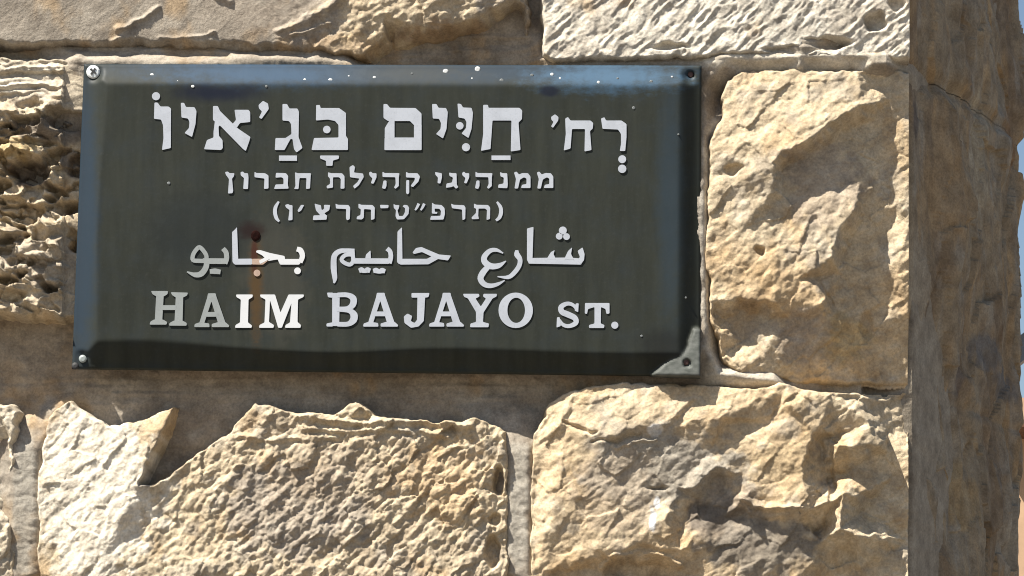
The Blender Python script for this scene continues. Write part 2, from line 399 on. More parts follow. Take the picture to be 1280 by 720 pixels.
# left of the sign: layered top, pitted rubble below
s4_out = [(-330, 68), (0, 66), (100, 74), (180, 84), (200, 300), (150, 400), (60, 402), (0, 396), (-330, 400)]
s4 = [(-330, 70, 36), (120, 76, 36), (-330, 100, 50), (100, 100, 44), (-330, 150, 66), (50, 150, 66), (100, 138, 50), (100, 165, 40), (-330, 170, 46), (0, 165, 54), (0, 200, 50), (60, 230, 46), (30, 262, 44),
      (0, 300, 56), (60, 300, 53), (100, 300, 44), (0, 350, 57), (60, 350, 54), (95, 350, 44), (0, 392, 54), (60, 396, 50), (120, 395, 40), (-330, 395, 50), (-150, 260, 56)]
STONES.append(dict(outline=s4_out, ctrl=s4, seed=51, cap=(80, 37), rough=rough_rubble(1.25), base=CREAM * 1.02, second=GREY, amount=0.6, edge=7,
                   pits=[(38, 216, 26, 17, 44), (88, 152, 26, 14, 34), (20, 168, 28, 8, 18), (96, 205, 14, 18, 26), (10, 255, 22, 8, 18), (80, 262, 26, 9, 20), (50, 182, 18, 6, 14),
                         (92, 300, 10, 18, 18), (30, 330, 18, 6, 14), (15, 372, 20, 7, 16), (-60, 240, 40, 25, 26)],
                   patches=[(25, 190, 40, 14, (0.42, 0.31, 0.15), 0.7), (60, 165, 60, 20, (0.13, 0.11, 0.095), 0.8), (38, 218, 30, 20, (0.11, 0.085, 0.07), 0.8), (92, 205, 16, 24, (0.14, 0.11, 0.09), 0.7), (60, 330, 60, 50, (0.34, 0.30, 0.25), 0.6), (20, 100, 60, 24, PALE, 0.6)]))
# below the sign: long stone whose jagged crest catches the sun
s5_out = [(47, 560), (54, 535), (62, 512), (88, 497), (106, 514), (136, 529), (170, 527), (200, 512), (222, 505), (212, 540), (178, 608), (212, 594), (248, 562), (288, 536), (318, 502), (345, 505), (380, 515),
          (415, 516), (446, 498), (472, 519), (520, 523), (560, 526), (598, 522), (634, 536), (638, 600), (637, 880), (46, 880), (44, 640)]
s5 = [(60, 516, 36), (88, 502, 40), (105, 522, 42), (150, 536, 48), (215, 512, 43), (205, 540, 56), (182, 596, 58), (120, 570, 48), (52, 600, 36), (50, 720, 36), (130, 700, 52), (205, 640, 42), (240, 580, 40),
      (325, 508, 42), (330, 545, 44), (445, 504, 42), (450, 545, 45), (598, 528, 42), (625, 560, 43), (300, 625, 46), (450, 620, 46), (600, 620, 44), (500, 720, 47), (300, 720, 49), (622, 720, 40), (50, 880, 44), (340, 880, 48), (630, 880, 42)]
STONES.append(dict(outline=s5_out, ctrl=s5, seed=67, rough=rough_s5, base=CREAM * 1.02, second=np.array([0.42, 0.35, 0.26]), amount=0.7, edge=5, warp=2.2,
                   ridges=[([(372, 520), (420, 528), (470, 530), (520, 526), (590, 534)], 6, 7), ([(380, 538), (440, 540), (500, 537), (560, 545)], 5, 5), ([(300, 545), (340, 552), (420, 548)], 5, 4)],
                   pits=[(624, 600, 8, 18, 20), (616, 690, 10, 22, 16), (618, 650, 8, 8, 10)],
                   patches=[(120, 620, 100, 130, PALE * 1.12, 1.0), (370, 640, 110, 70, (0.32, 0.28, 0.235), 0.85), (450, 590, 120, 50, (0.37, 0.30, 0.22), 0.5), (560, 600, 60, 70, OCHRE * 1.1, 0.45)]))
# below right: rugged corner boss with a lip, cracks and a stepped right side
s6_out = [(661, 880), (660, 600), (667, 540), (680, 510), (702, 491), (742, 479), (800, 475), (870, 480), (940, 484), (985, 479), (1040, 489), (1100, 490), (1220, 490), (1220, 880)]
s6 = [(666, 560, 36), (690, 510, 40), (720, 493, 44), (800, 482, 47), (880, 486, 49), (985, 484, 50), (1038, 497, 46), (1060, 514, 44),
      (700, 534, 54), (760, 547, 60), (830, 533, 60), (900, 523, 62), (985, 506, 60),
      (706, 542, 50), (764, 553, 54), (834, 540, 54), (906, 532, 46), (960, 530, 44), (985, 520, 54),
      (750, 600, 52), (845, 612, 44), (886, 570, 46), (905, 575, 45), (930, 590, 48),
      (895, 586, 54), (866, 612, 55), (832, 652, 55), (892, 602, 30), (876, 624, 28), (918, 618, 36), (906, 650, 34), (852, 656, 34),
      (955, 560, 56), (1000, 590, 58), (1012, 640, 58), (938, 614, 50), (925, 632, 56), (1000, 644, 58), (945, 646, 42), (1000, 656, 44), (960, 705, 42), (1000, 730, 38), (900, 690, 40), (870, 672, 46),
      (668, 600, 36), (668, 720, 38), (700, 620, 53), (750, 690, 53), (740, 650, 52), (800, 660, 50), (760, 700, 50), (800, 680, 50), (850, 690, 46), (764, 708, 38), (800, 692, 38), (850, 704, 38), (850, 740, 36),
      (1019, 540, 52), (1026, 548, 24), (1034, 600, 20), (1030, 655, 22), (1044, 545, 26), (1050, 560, 50), (1053, 620, 50), (1050, 665, 54), (1018, 664, 26), (1024, 678, 40),
      (1064, 560, 46), (1090, 540, 44), (1098, 556, 42), (1073, 578, 20), (1068, 620, 44), (1068, 668, 46), (1078, 640, 8), (1078, 720, 6), (1108, 560, 10), (1078, 500, 18), (1102, 522, 6), (1112, 536, 2), (1068, 510, 40), (1088, 530, 42),
      (1137, 490, -14), (1137, 535, -10), (1137, 562, 12), (1137, 635, 16), (1118, 590, 6), (1137, 670, 2), (1137, 720, 6), (1137, 880, 12), (1060, 690, 16), (1040, 720, 14), (1060, 880, 14), (850, 880, 40), (665, 880, 42)]
STONES.append(dict(outline=s6_out, ctrl=s6, seed=83, rough=rough_flake(0.55, -0.6, 1.0), base=CREAM * 1.05, second=OCHRE * 1.2, amount=0.45, edge=4.5, corner=True,
                   ridges=[([(752, 712), (770, 698), (800, 692), (830, 696), (850, 706)], 5, 6), ([(770, 560), (820, 552)], 3, 4), ([(922, 622), (945, 632), (1000, 640)], 5, 8), ([(742, 556), (800, 549)], 3, -5), ([(705, 530), (745, 544)], 3, -5)],
                   pits=[(824, 610, 14, 3, 6), (800, 714, 46, 14, 14), (1040, 600, 6, 40, 8)],
                   patches=[(830, 585, 120, 52, (0.33, 0.30, 0.255), 0.9), (770, 620, 60, 70, (0.44, 0.36, 0.27), 0.6), (915, 650, 60, 50, (0.26, 0.22, 0.18), 0.8), (895, 645, 45, 22, (0.14, 0.12, 0.10), 0.8), (820, 541, 11, 8, (0.66, 0.66, 0.66), 0.7), (816, 652, 6, 20, (0.72, 0.73, 0.75), 1.0), (822, 630, 5, 12, (0.70, 0.71, 0.73), 0.9),
                            (985, 580, 50, 40, (0.50, 0.385, 0.235), 0.6), (950, 685, 75, 40, (0.21, 0.185, 0.155), 0.85), (1050, 580, 12, 50, (0.44, 0.32, 0.18), 0.6)]))
# below left: next stone along, only its end shows
s7_out = [(-420, 500), (-60, 496), (0, 503), (18, 500), (27, 515), (20, 570), (16, 640), (22, 700), (20, 880), (-420, 880)]
s7 = [(-420, 500, 40), (0, 508, 42), (20, 510, 40), (14, 545, 42), (10, 560, 26), (8, 600, 24), (14, 640, 26), (10, 660, 42), (14, 720, 38), (-80, 600, 48), (-420, 880, 42), (10, 880, 40), (-200, 700, 50)]
STONES.append(dict(outline=s7_out, ctrl=s7, seed=97, rough=rough_flake(0.8, -0.6, 1.0), base=CREAM, second=PALE, amount=0.6, edge=6))
# stone behind the sign
s8_out = [(215, 92), (868, 92), (872, 300), (866, 452), (215, 456)]
STONES.append(dict(outline=s8_out, ctrl=[(215, 92, 38), (868, 92, 38), (868, 452, 37), (215, 452, 37), (540, 270, 40)], seed=103, rough=rough_flake(0.3), edge=8, step=5))

r1a, r1b = rough_flake(0.9, -0.5, 1.0), rough_tool(0.14)
def rough_s1(u, v, s):
    m = sstep(330, 440, u + 0.6 * v + 25 * fbm(u / 40, v / 40, s, 3)) * (1 - 0.6 * sstep(470, 520, u) * sstep(40, 55, v))
    return r1a(u, v, s) * m + r1b(u, v, s) * (1 - m)
STONES[0]['rough'] = rough_s1

for sp in STONES:
    wall_child('stone', make_stone(**sp), MAT_STONE)

# plain neighbours outside the photograph, so the wall goes on
CH = 412.0
var = []
for k, (wd) in enumerate((430, 560, 500, 360)):
    o = [(0, 0), (wd, 0), (wd, CH - 14), (0, CH - 14)]
    c = [(0, 0, 40), (wd, 0, 40), (wd, CH, 40), (0, CH, 40), (wd * .3, CH * .3, 52), (wd * .7, CH * .35, 50), (wd * .5, CH * .75, 50), (wd * .85, CH * .8, 44), (wd * .15, CH * .6, 46)]
    me = make_stone(o, c, 200 + 13 * k, rough_flake(0.9, -0.7, 1.4), step=7, edge=14)
    # bring the piece to its own lower-left corner
    p0 = unproj([0.0], [CH], 36.0)[0]
    n = len(me.vertices); a = np.empty(n * 3, np.float32); me.vertices.foreach_get('co', a); a = a.reshape(-1, 3)
    a[:, 0] -= p0[0]; a[:, 2] -= p0[2]; me.vertices.foreach_set('co', a.ravel()); me.update()
    me.materials.append(MAT_STONE); var.append((me, wd * K))
rnd = random.Random(5)
zline = {i: unproj([300.0], [476.0 + CH * i], 36.0)[0][2] for i in (-2, -1, 0, 1, 2)}
z0 = zline[0]; dz = CH * K
xl = lambda u: unproj([float(u)], [300.0], 36.0)[0][0]
XC = unproj([UC], [300.0], 36.0)[0][0]
def place(me_w, x, z):
    o = bpy.data.objects.new('stone', me_w[0]); COL.objects.link(o); o.parent = wall; o.matrix_parent_inverse = WINV
    o.location = (x, 0, z)
for row in range(-5, 3):                         # row 0 = the course of the sign
    zb = z0 + row * dz
    if row in (-1, 0, 1): x = xl({-1: -432, 0: -342, 1: -432}[row])
    else: x = XC - 0.03
    while x > -2.3:
        mw = rnd.choice(var); x -= mw[1] + 0.012; place(mw, x, zb)

# mortar bed: one relief sheet behind all stones, round the corner too
def mortar_sheet():
    us = np.concatenate([np.arange(-420, -10, 12.0), np.arange(-10, UC - 30, 2.0)]); us = np.append(us, UC - 30)
    vs = np.concatenate([np.arange(-330, -10, 12.0), np.arange(-10, 730, 2.0), np.arange(730, 880, 12.0)])
    U, V = np.meshgrid(us, vs)
    pts = [(-420, -330, 10), (UC, -330, 10), (-420, 880, 8), (UC, 880, 8),
           (-100, 64, 26), (100, 60, 20), (300, 64, 20), (100, 70, 38), (300, 74, 40), (100, 80, 41), (300, 82, 42), (400, 78, 38), (440, 84, 38), (465, 84, 6), (655, 82, 6), (666, -100, 8), (666, 40, 10), (672, 76, 26), (700, 84, 34), (870, 84, 38)] + [(u, v, 47) for u in (905, 1000, 1090, 1125) for v in (75, 86)] + [(880, 110, 32), (884, 160, 36), (880, 185, 45), (880, 230, 49), (880, 300, 50), (884, 440, 49), (900, 472, 46), (970, 478, 42), (985, 482, 20), (1020, 484, 4), (870, 478, 20), (700, 478, 10),
           (640, 490, 8), (649, 535, 24)] + [(u, v, 36) for u in (637, 662) for v in (565, 600, 640, 680, 720)] + [(560, 500, 8), (400, 490, 8), (230, 490, 7), (230, 560, 5), (180, 600, 5), (100, 480, 8), (-100, 440, 2), (60, 410, 6), (90, 440, 4), (40, 460, 3), (34, 510, 6), (34, 532, 26)] + [(u, v, 35) for u in (19, 47) for v in (560, 600, 640, 680, 720)] + [(500, 300, 5), (200, 300, 5)]
    pts += [(u, v, 0) for u in (905, 960, 1030) for v in (120, 210, 300, 390, 440)] + [(u, v, -22) for u in (1070, 1107) for v in (130, 300, 400, 450, 484, 520, 560, 640)] + [(u, v, 0) for u in (690, 800, 900, 1000) for v in (520, 600, 720)] + [(u, v, 0) for u in (90, 300, 450, 600) for v in (620, 720)] + [(u, v, 0) for u in (-300, 0, 200, 400) for v in (-200, 30)] + [(u, v, 0) for u in (700, 900, 1100) for v in (-200, 40)] + [(0, v, 0) for v in (120, 250, 380)]
    H = blur(tri_interp(pts, U, V), 6)
    S = sstep(100, 62, V) * sstep(30, 50, V)
    H = H + 2.2 * fbm(U / 30, V / 22, 301, 4) + 1.5 * chips(U / 12, V / 9, 305) + 1.6 * ridged(U / 90, V / 9, 308, 2) * sstep(455, 470, V) * sstep(520, 495, V) + S * (3.5 * ridged(U / 120, (V + 4 * fbm(U / 60, V / 60, 9, 2)) / 8, 311, 2)) + 0.6 * fbm(U / 4, V / 4, 307, 2)
    X = unproj(U, V, 20.0).reshape(U.shape + (3,)); X[..., 1] = wall_y(H)
    T = tint_field(U, V, 321, np.array([0.34, 0.30, 0.25]), np.array([0.27, 0.23, 0.185]), 0.8, [(40, 440, 140, 60, (0.33, 0.27, 0.2), 0.6), (1010, 80, 150, 16, PALE * 0.95, 0.9), (890, 330, 16, 170, PALE * 0.9, 0.8), (920, 474, 70, 12, PALE * 0.85, 0.8), (649, 640, 16, 110, (0.37, 0.345, 0.30), 0.8), (34, 630, 18, 110, (0.37, 0.345, 0.30), 0.8)])
    colp = X[:, -1]; ss = np.arange(0.02, SIDE, 0.02)
    SS, _ = np.meshgrid(ss, vs)
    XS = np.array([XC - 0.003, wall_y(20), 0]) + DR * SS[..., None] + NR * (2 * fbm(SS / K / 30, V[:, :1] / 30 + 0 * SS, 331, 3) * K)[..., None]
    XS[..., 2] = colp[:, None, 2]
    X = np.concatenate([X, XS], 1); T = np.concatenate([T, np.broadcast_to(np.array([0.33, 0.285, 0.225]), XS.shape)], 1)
    return np_mesh('mortar', X.reshape(-1, 3), grid_quads(*X.shape[:2]), True, T.reshape(-1, 3))
wall_child('mortar', mortar_sheet(), MAT_MORTAR)

def core():
    y0 = wall_y(-6)
    a = np.array([XC - 0.045, y0]); b = a + DR[:2] * (SIDE - 0.02); c = b + DB[:2] * 0.27
    foot = [(-2.4, y0), tuple(a), tuple(b), tuple(c), (-2.4, c[1])]
    zt = z0 + 3 * dz - 0.02
    V = [(x, y, GZ) for x, y in foot] + [(x, y, zt) for x, y in foot]
    n = len(foot)
    F = [tuple(range(n))[::-1], tuple(range(n, 2 * n))] + [(i, (i + 1) % n, n + (i + 1) % n, n + i) for i in range(n)]
    me = bpy.data.meshes.new('core'); me.from_pydata(V, [], F); me.update()
    at = me.color_attributes.new('tint', 'FLOAT_COLOR', 'POINT')
    for d in at.data: d.color = (0.36, 0.31, 0.25, 1)
    return me
wall_child('core', core(), MAT_MORTAR)

# ------------------------------------------------------------------ the street sign
FACE = RIM + 13.0
sign = bpy.data.objects.new('street_sign', None); COL.objects.link(sign); sign.location = (0, 0, -0.15)
tag(sign, 'dark green metal street name sign with white trilingual lettering on the stone wall', 'sign')
SINV = Matrix.Translation(-Vector(sign.location))
def part(name, me, mat, parent=None):
    o = link(name, me, mat, sign if parent is None else parent)
    if parent is None: o.matrix_parent_inverse = SINV
    return o

def sign_material():
    m, t, b = new_mat('weathered dark green enamel')
    at = nd(t, 'ShaderNodeAttribute', attribute_name='place'); vec = at.outputs['Vector']
    sx = nd(t, 'ShaderNodeSeparateXYZ'); t.links.new(vec, sx.inputs[0])
    def noise(scale, detail=4, stretch=(1, 1, 1), rough=0.6, off=0):
        mp = nd(t, 'ShaderNodeMapping'); mp.inputs['Scale'].default_value = stretch; mp.inputs['Location'].default_value = (off, off, 0); t.links.new(vec, mp.inputs['Vector'])
        n = nd(t, 'ShaderNodeTexNoise', Scale=scale, Detail=detail, Roughness=rough); t.links.new(mp.outputs[0], n.inputs['Vector']); return n.outputs[0]
    def math_(op, a, b_=None, c=None):
        n = t.nodes.new('ShaderNodeMath'); n.operation = op; n.use_clamp = False
        for i, x in enumerate((a, b_, c)):
            if x is None: continue
            if isinstance(x, (int, float)): n.inputs[i].default_value = x
            else: t.links.new(x, n.inputs[i])
        return n.outputs[0]
    def blob(cx, cy, rx, ry, jag=0.5, nz=None, soft=(1.1, 0.5)):
        dx = math_('DIVIDE', math_('SUBTRACT', sx.outputs[0], cx), rx); dy = math_('DIVIDE', math_('SUBTRACT', sx.outputs[1], cy), ry)
        d = math_('SQRT', math_('ADD', math_('MULTIPLY', dx, dx), math_('MULTIPLY', dy, dy)))
        d = math_('ADD', d, math_('MULTIPLY', math_('SUBTRACT', nz if nz is not None else N1, 0.5), jag * 2))
        mr = nd(t, 'ShaderNodeMapRange'); mr.interpolation_type = 'SMOOTHSTEP'
        t.links.new(d, mr.inputs['Value']); mr.inputs['From Min'].default_value = soft[0]; mr.inputs['From Max'].default_value = soft[1]
        return mr.outputs[0]
    N1 = noise(0.03, 5); N2 = noise(0.02, 4, (3.0, 0.35, 1)); N3 = noise(0.2, 3); N4 = noise(0.06, 5, off=37); N5 = noise(0.09, 6, (0.7, 1.2, 1), 0.7, off=91)
    c = mixc(t, ramp(t, N2, 0.35, 0.68), (0.0215, 0.024, 0.0185), (0.031, 0.034, 0.0265))
    c = mixc(t, math_('MULTIPLY', ramp(t, N1, 0.45, 0.75), 0.5), c, (0.026, 0.033, 0.036))
    c = mixc(t, math_('MULTIPLY', ramp(t, N3, 0.55, 0.75), 0.35), c, (0.042, 0.044, 0.038))
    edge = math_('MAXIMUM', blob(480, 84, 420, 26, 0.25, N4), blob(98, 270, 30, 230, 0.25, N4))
    c = mixc(t, math_('MULTIPLY', edge, 0.8), c, (0.020, 0.034, 0.052))  # top and left bevels tinted blue in place of their sky reflection
    # blue sky sheen painted along the top strip, inky stains under it
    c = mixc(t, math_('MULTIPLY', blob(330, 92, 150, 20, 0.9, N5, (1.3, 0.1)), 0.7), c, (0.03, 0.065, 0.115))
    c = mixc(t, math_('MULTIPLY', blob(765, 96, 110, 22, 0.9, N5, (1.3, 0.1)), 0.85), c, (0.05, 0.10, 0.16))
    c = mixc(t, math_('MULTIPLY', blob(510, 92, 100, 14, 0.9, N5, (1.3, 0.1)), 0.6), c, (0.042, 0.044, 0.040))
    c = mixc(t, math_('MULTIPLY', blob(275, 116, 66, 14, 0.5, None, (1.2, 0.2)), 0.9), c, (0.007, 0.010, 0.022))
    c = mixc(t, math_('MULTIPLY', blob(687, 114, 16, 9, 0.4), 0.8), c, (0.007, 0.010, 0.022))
    c = mixc(t, math_('MULTIPLY', blob(250, 290, 80, 60, 0.6), 0.5), c, (0.014, 0.018, 0.019))
    c = mixc(t, math_('MULTIPLY', blob(838, 250, 22, 190, 0.4, N4, (1.2, 0.2)), 0.7), c, (0.026, 0.040, 0.052))
    c = mixc(t, math_('MULTIPLY', blob(830, 432, 40, 26, 0.5, N4, (1.2, 0.2)), 0.7), c, (0.014, 0.015, 0.014))
    c = mixc(t, math_('MULTIPLY', sx.outputs[2], 0.92), c, mixc(t, ramp(t, N5, 0.35, 0.65), (0.060, 0.066, 0.058), (0.115, 0.12, 0.11)))
    # brighter wiped patch and rust run below the old nail hole
    c = mixc(t, math_('MULTIPLY', blob(345, 345, 50, 90, 0.7), 0.35), c, (0.07, 0.066, 0.053))
    c = mixc(t, math_('MULTIPLY', blob(320, 358, 11, 80, 0.6, N5, (1.2, 0.2)), 0.95), c, (0.070, 0.042, 0.017))
    c = mixc(t, math_('MULTIPLY', blob(318, 320, 5, 26, 0.3, N3), 0.9), c, (0.050, 0.017, 0.010))
    c = mixc(t, math_('MULTIPLY', blob(314, 288, 22, 14, 0.5, N5, (1.2, 0.2)), 0.9), c, (0.016, 0.008, 0.007))
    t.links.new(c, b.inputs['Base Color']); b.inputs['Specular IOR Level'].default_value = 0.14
    rr = nd(t, 'ShaderNodeMapRange'); t.links.new(N4, rr.inputs['Value']); rr.inputs['To Min'].default_value = 0.45; rr.inputs['To Max'].default_value = 0.62
    t.links.new(rr.outputs[0], b.inputs['Roughness'])
    bp = nd(t, 'ShaderNodeBump', Strength=0.12, Distance=0.001); t.links.new(N4, bp.inputs['Height']); t.links.new(bp.outputs[0], b.inputs['Normal'])
    return m
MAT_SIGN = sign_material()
TL, TR, BR, BL = np.array([105, 80.]), np.array([877, 82.]), np.array([875.5, 470.]), np.array([90, 461.])
def quad_uv(s, t):
    return (TL * ((1 - s) * (1 - t))[..., None] + TR * (s * (1 - t))[..., None] + BR * (s * t)[..., None] + BL * ((1 - s) * t)[..., None])
def sign_plate():
    ns, nt_ = 386, 194
    S, T = np.meshgrid(np.linspace(0, 1, ns), np.linspace(0, 1, nt_))
    P = quad_uv(S, T); U, V = P[..., 0], P[..., 1]
    W_, H_ = 778.0, 386.0
    dl, dr, dt, db = S * W_, (1 - S) * W_, T * H_, (1 - T) * H_
    def prof(d, w, lip):
        x = np.clip((d - lip) / w, 0, 1)
        return x * x * (3 - 2 * x) * 0.35 + x * 0.65
    wb = 26 + 7 * np.exp(-((U - 190) / 90) ** 2) - 5 * np.exp(-((U - 430) / 80) ** 2) + 2 * np.sin(U / 70)
    wl = 24 + 3 * np.sin(V / 60)
    m = np.minimum(np.minimum(prof(dl, wl, 3), prof(dr, 25 + 0 * V, 3)), np.minimum(prof(dt, 23 + 0 * U, 2), prof(db, wb, 4)))
    # flattened corner ears round the fixings
    br = sdist([(813, 467), (836, 450), (851, 445), (857, 437), (866, 410), (871, 408), (890, 420), (890, 490), (813, 490)], U + 1.5 * fbm(U / 6, V / 6, 77, 2), V)
    for (cu, cv, r) in ((115, 89, 13), (864, 93, 11), (101, 449, 10)):
        d = np.hypot(U - cu, V - cv); m = m * sstep(r * 0.7, r * 1.25, d)
    hh = blur(RIM + (FACE - RIM) * m, 2)
    hh = hh + 0.35 * fbm(U / 90, V / 70, 401, 2)
    ear = RIM + 7 + 0.17 * ((U - 830) + (V - 440)) + 0.8 * fbm(U / 9, V / 9, 402, 2)
    hh = hh + (ear - hh) * sstep(-1.0, 3.0, br)
    for (cu, cv, r) in ((863.5, 93.5, 4.6), (859, 454.5, 5.0)):     # screw holes
        hh = hh - 5.0 * sstep(r + 0.8, r - 0.8, np.hypot(U - cu, V - cv))
    lipd = np.minimum(np.minimum(dl, dr), np.minimum(dt, db)); hh = hh - 1.6 * np.clip(1 - lipd / 2.5, 0, 1) ** 2
    X = unproj(U, V, RIM).reshape(U.shape + (3,))
    Xf = unproj(U, V, FACE).reshape(U.shape + (3,))
    k = ((hh - RIM) / (FACE - RIM))[..., None]
    X = X * (1 - k) + Xf * k; X[..., 1] = wall_y(hh)
    n = ns * nt_; Q = grid_quads(nt_, ns)
    idx = np.arange(n).reshape(nt_, ns)
    loop = np.concatenate([idx[0, :-1], idx[:-1, -1], idx[-1, :0:-1], idx[:0:-1, 0]])
    back = X.reshape(-1, 3)[loop].copy(); back[:, 1] = wall_y(RIM - 7)
    m_ = len(loop); bi = n + np.arange(m_)
    Qs = np.stack([loop, np.roll(loop, -1), np.roll(bi, -1), bi], -1)
    P = np.concatenate([P, sstep(-0.5, 2.5, br)[..., None]], 2)
    uv = np.concatenate([P.reshape(-1, 3), P.reshape(-1, 3)[loop]])
    return np_mesh('plate', np.concatenate([X.reshape(-1, 3), back]), np.concatenate([Q, Qs]), True, None, uv)
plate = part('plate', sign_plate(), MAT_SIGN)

# lettering: every glyph is cut from flat pieces, traced on the sign's face
class Glyph:
    def __init__(self, ox, oy, s=8.0): self.ox, self.oy, self.s, self.V, self.F, self.k = ox, oy, s, [], [], 0
    def _prism(self, pts, faces=None):
        P = np.array(pts, float) / self.s + (self.ox, self.oy)
        top = 1.0 + 0.04 * self.k; self.k += 1
        n = len(P); b = len(self.V)
        area = np.sum(P[:, 0] * np.roll(P[:, 1], -1) - np.roll(P[:, 0], -1) * P[:, 1])
        self.V += list(unproj(P[:, 0], P[:, 1], FACE + top)) + list(unproj(P[:, 0], P[:, 1], FACE - 0.8))
        if faces is None:
            f = list(range(n)); f = f[::-1] if area > 0 else f
            self.F.append(tuple(b + i for i in f))
            for i in range(n):
                j = (i + 1) % n; q = (b + i, b + j, b + n + j, b + n + i)
                self.F.append(q if area > 0 else q[::-1])
        else:
            for f in faces: self.F.append(tuple(b + i for i in f))
            ed = {}
            for f in faces:
                for i in range(len(f)): ed[(f[i], f[(i + 1) % len(f)])] = 1
            for (i, j) in ed:
                if (j, i) not in ed: self.F.append((b + j, b + i, b + n + i, b + n + j))
    def P(self, *pts):
        q = np.array(pts, float); n = len(q); out = []
        for i in range(n):                       # slightly rounded corners, as cut metal letters have
            a, b, c = q[i - 1], q[i], q[(i + 1) % n]
            la, lc = np.linalg.norm(a - b), np.linalg.norm(c - b); r = min(1.1 * self.s, 0.35 * la, 0.35 * lc)
            p0, p2 = b + (a - b) / la * r, b + (c - b) / lc * r
            out += [p0, 0.25 * p0 + 0.5 * b + 0.25 * p2, p2]
        self._prism(out); return self
    def B(self, x0, y0, x1, y1): self._prism([(x0, y0), (x1, y0), (x1, y1), (x0, y1)]); return self
    def D(self, x, y, r, ry=None):
        self._prism([(x + r * math.cos(a), y + (ry or r) * math.sin(a)) for a in np.linspace(0, 2 * math.pi, 15)[:-1]]); return self
    def S(self, pts, wd, closed=False, sub=4):
        p = np.array(pts, float); wd = np.array(wd if hasattr(wd, '__len__') else [wd] * len(p), float)
        if closed: p = np.vstack([p, p[:1]]); wd = np.append(wd, wd[0])
        n = len(p); q = []; ww = []
        g = lambda i: p[i % (n - 1)] if closed else (p[i] if 0 <= i < n else (2 * p[0] - p[1] if i < 0 else 2 * p[-1] - p[-2]))
        for i in range(n - 1):
            a, b, c, d = g(i - 1), p[i], p[i + 1], g(i + 2)
            for t in np.arange(sub) / sub:
                q.append(0.5 * (2 * b + (c - a) * t + (2 * a - 5 * b + 4 * c - d) * t * t + (3 * b - a - 3 * c + d) * t ** 3)); ww.append(wd[i] + (wd[i + 1] - wd[i]) * t)
        if not closed: q.append(p[-1]); ww.append(wd[-1])
        q = np.array(q); ww = np.array(ww)
        tg = (np.roll(q, -1, 0) - np.roll(q, 1, 0)) if closed else np.gradient(q, axis=0)
        tg /= np.linalg.norm(tg, axis=1)[:, None] + 1e-9
        nm = np.stack([-tg[:, 1], tg[:, 0]], 1) * ww[:, None] / 2
        m = len(q); L = q + nm; R = q - nm
        rng = range(m if closed else m - 1)
        self._prism(np.vstack([L, R]), [(i, (i + 1) % m, m + (i + 1) % m, m + i) for i in rng]); return self
    def O(self, cx, cy, rx, ry, ix, iy, icx, n=36):
        a = np.linspace(0, 2 * math.pi, n + 1)[:-1]
        out = np.stack([cx + rx * np.cos(a), cy + ry * np.sin(a)], 1); inn = np.stack([icx + ix * np.cos(a), cy + iy * np.sin(a)], 1)
        self._prism(np.vstack([out, inn]), [(i, n + i, n + (i + 1) % n, (i + 1) % n) for i in range(n)]); return self
    def done(self, name, mat):
        me = bpy.data.meshes.new(name); me.from_pydata([tuple(v) for v in self.V], [], self.F); me.update()
        import bmesh
        bm = bmesh.new(); bm.from_mesh(me); bmesh.ops.recalc_face_normals(bm, faces=bm.faces); bm.to_mesh(me); bm.free()
        return part(name, me, mat)
def letter_mat(name, col, dirt):
    m, t, b = new_mat(name)
    co = nd(t, 'ShaderNodeTexCoord')
    n1 = nd(t, 'ShaderNodeTexNoise', Scale=70.0, Detail=5.0, Roughness=0.6); t.links.new(co.outputs['Object'], n1.inputs['Vector'])
    n2 = nd(t, 'ShaderNodeTexNoise', Scale=600.0, Detail=3.0); t.links.new(co.outputs['Object'], n2.inputs['Vector'])
    c = mixc(t, ramp(t, n1.outputs[0], 0.45, 0.75, (0, 0, 0, 1), (dirt, dirt, dirt, 1)), col, tuple(x * 0.62 for x in col))
    c = mixc(t, ramp(t, n2.outputs[0], 0.55, 0.75, (0, 0, 0, 1), (dirt * .6,) * 3 + (1,)), c, tuple(x * 0.5 for x in col))
    t.links.new(c, b.inputs['Base Color']); b.inputs['Roughness'].default_value = 0.5
    return m
WHITE = letter_mat('white letter paint', (0.42, 0.445, 0.49), 0.4)
CLEAN = letter_mat('clean white letter paint', (0.60, 0.61, 0.62), 0.15)
DULL = letter_mat('dulled white letter paint', (0.265, 0.285, 0.28), 0.4)
RUSTY = letter_mat('rust stained letter paint', (0.42, 0.30, 0.23), 0.7)
def L(o, mat=WHITE, name='letter'): return lambda g: g.done(name, mat)
def G(o): return Glyph(*o)
A_, B_, C_, D_, E_ = (180, 115), (330, 115), (470, 120), (590, 130), (660, 130)
F_, G_, H_ = (270, 195), (400, 195), (540, 195)
I_, J_, K_ = (225, 275), (405, 275), (585, 275)
L_, M_, N_, O_ = (180, 345), (330, 345), (480, 345), (630, 345)
def let(g, mat=WHITE): return g.done('letter', mat)
def dot(o, x, y, r, mat=WHITE): return G(o).D(x, y, r).done('vowel_point', mat)
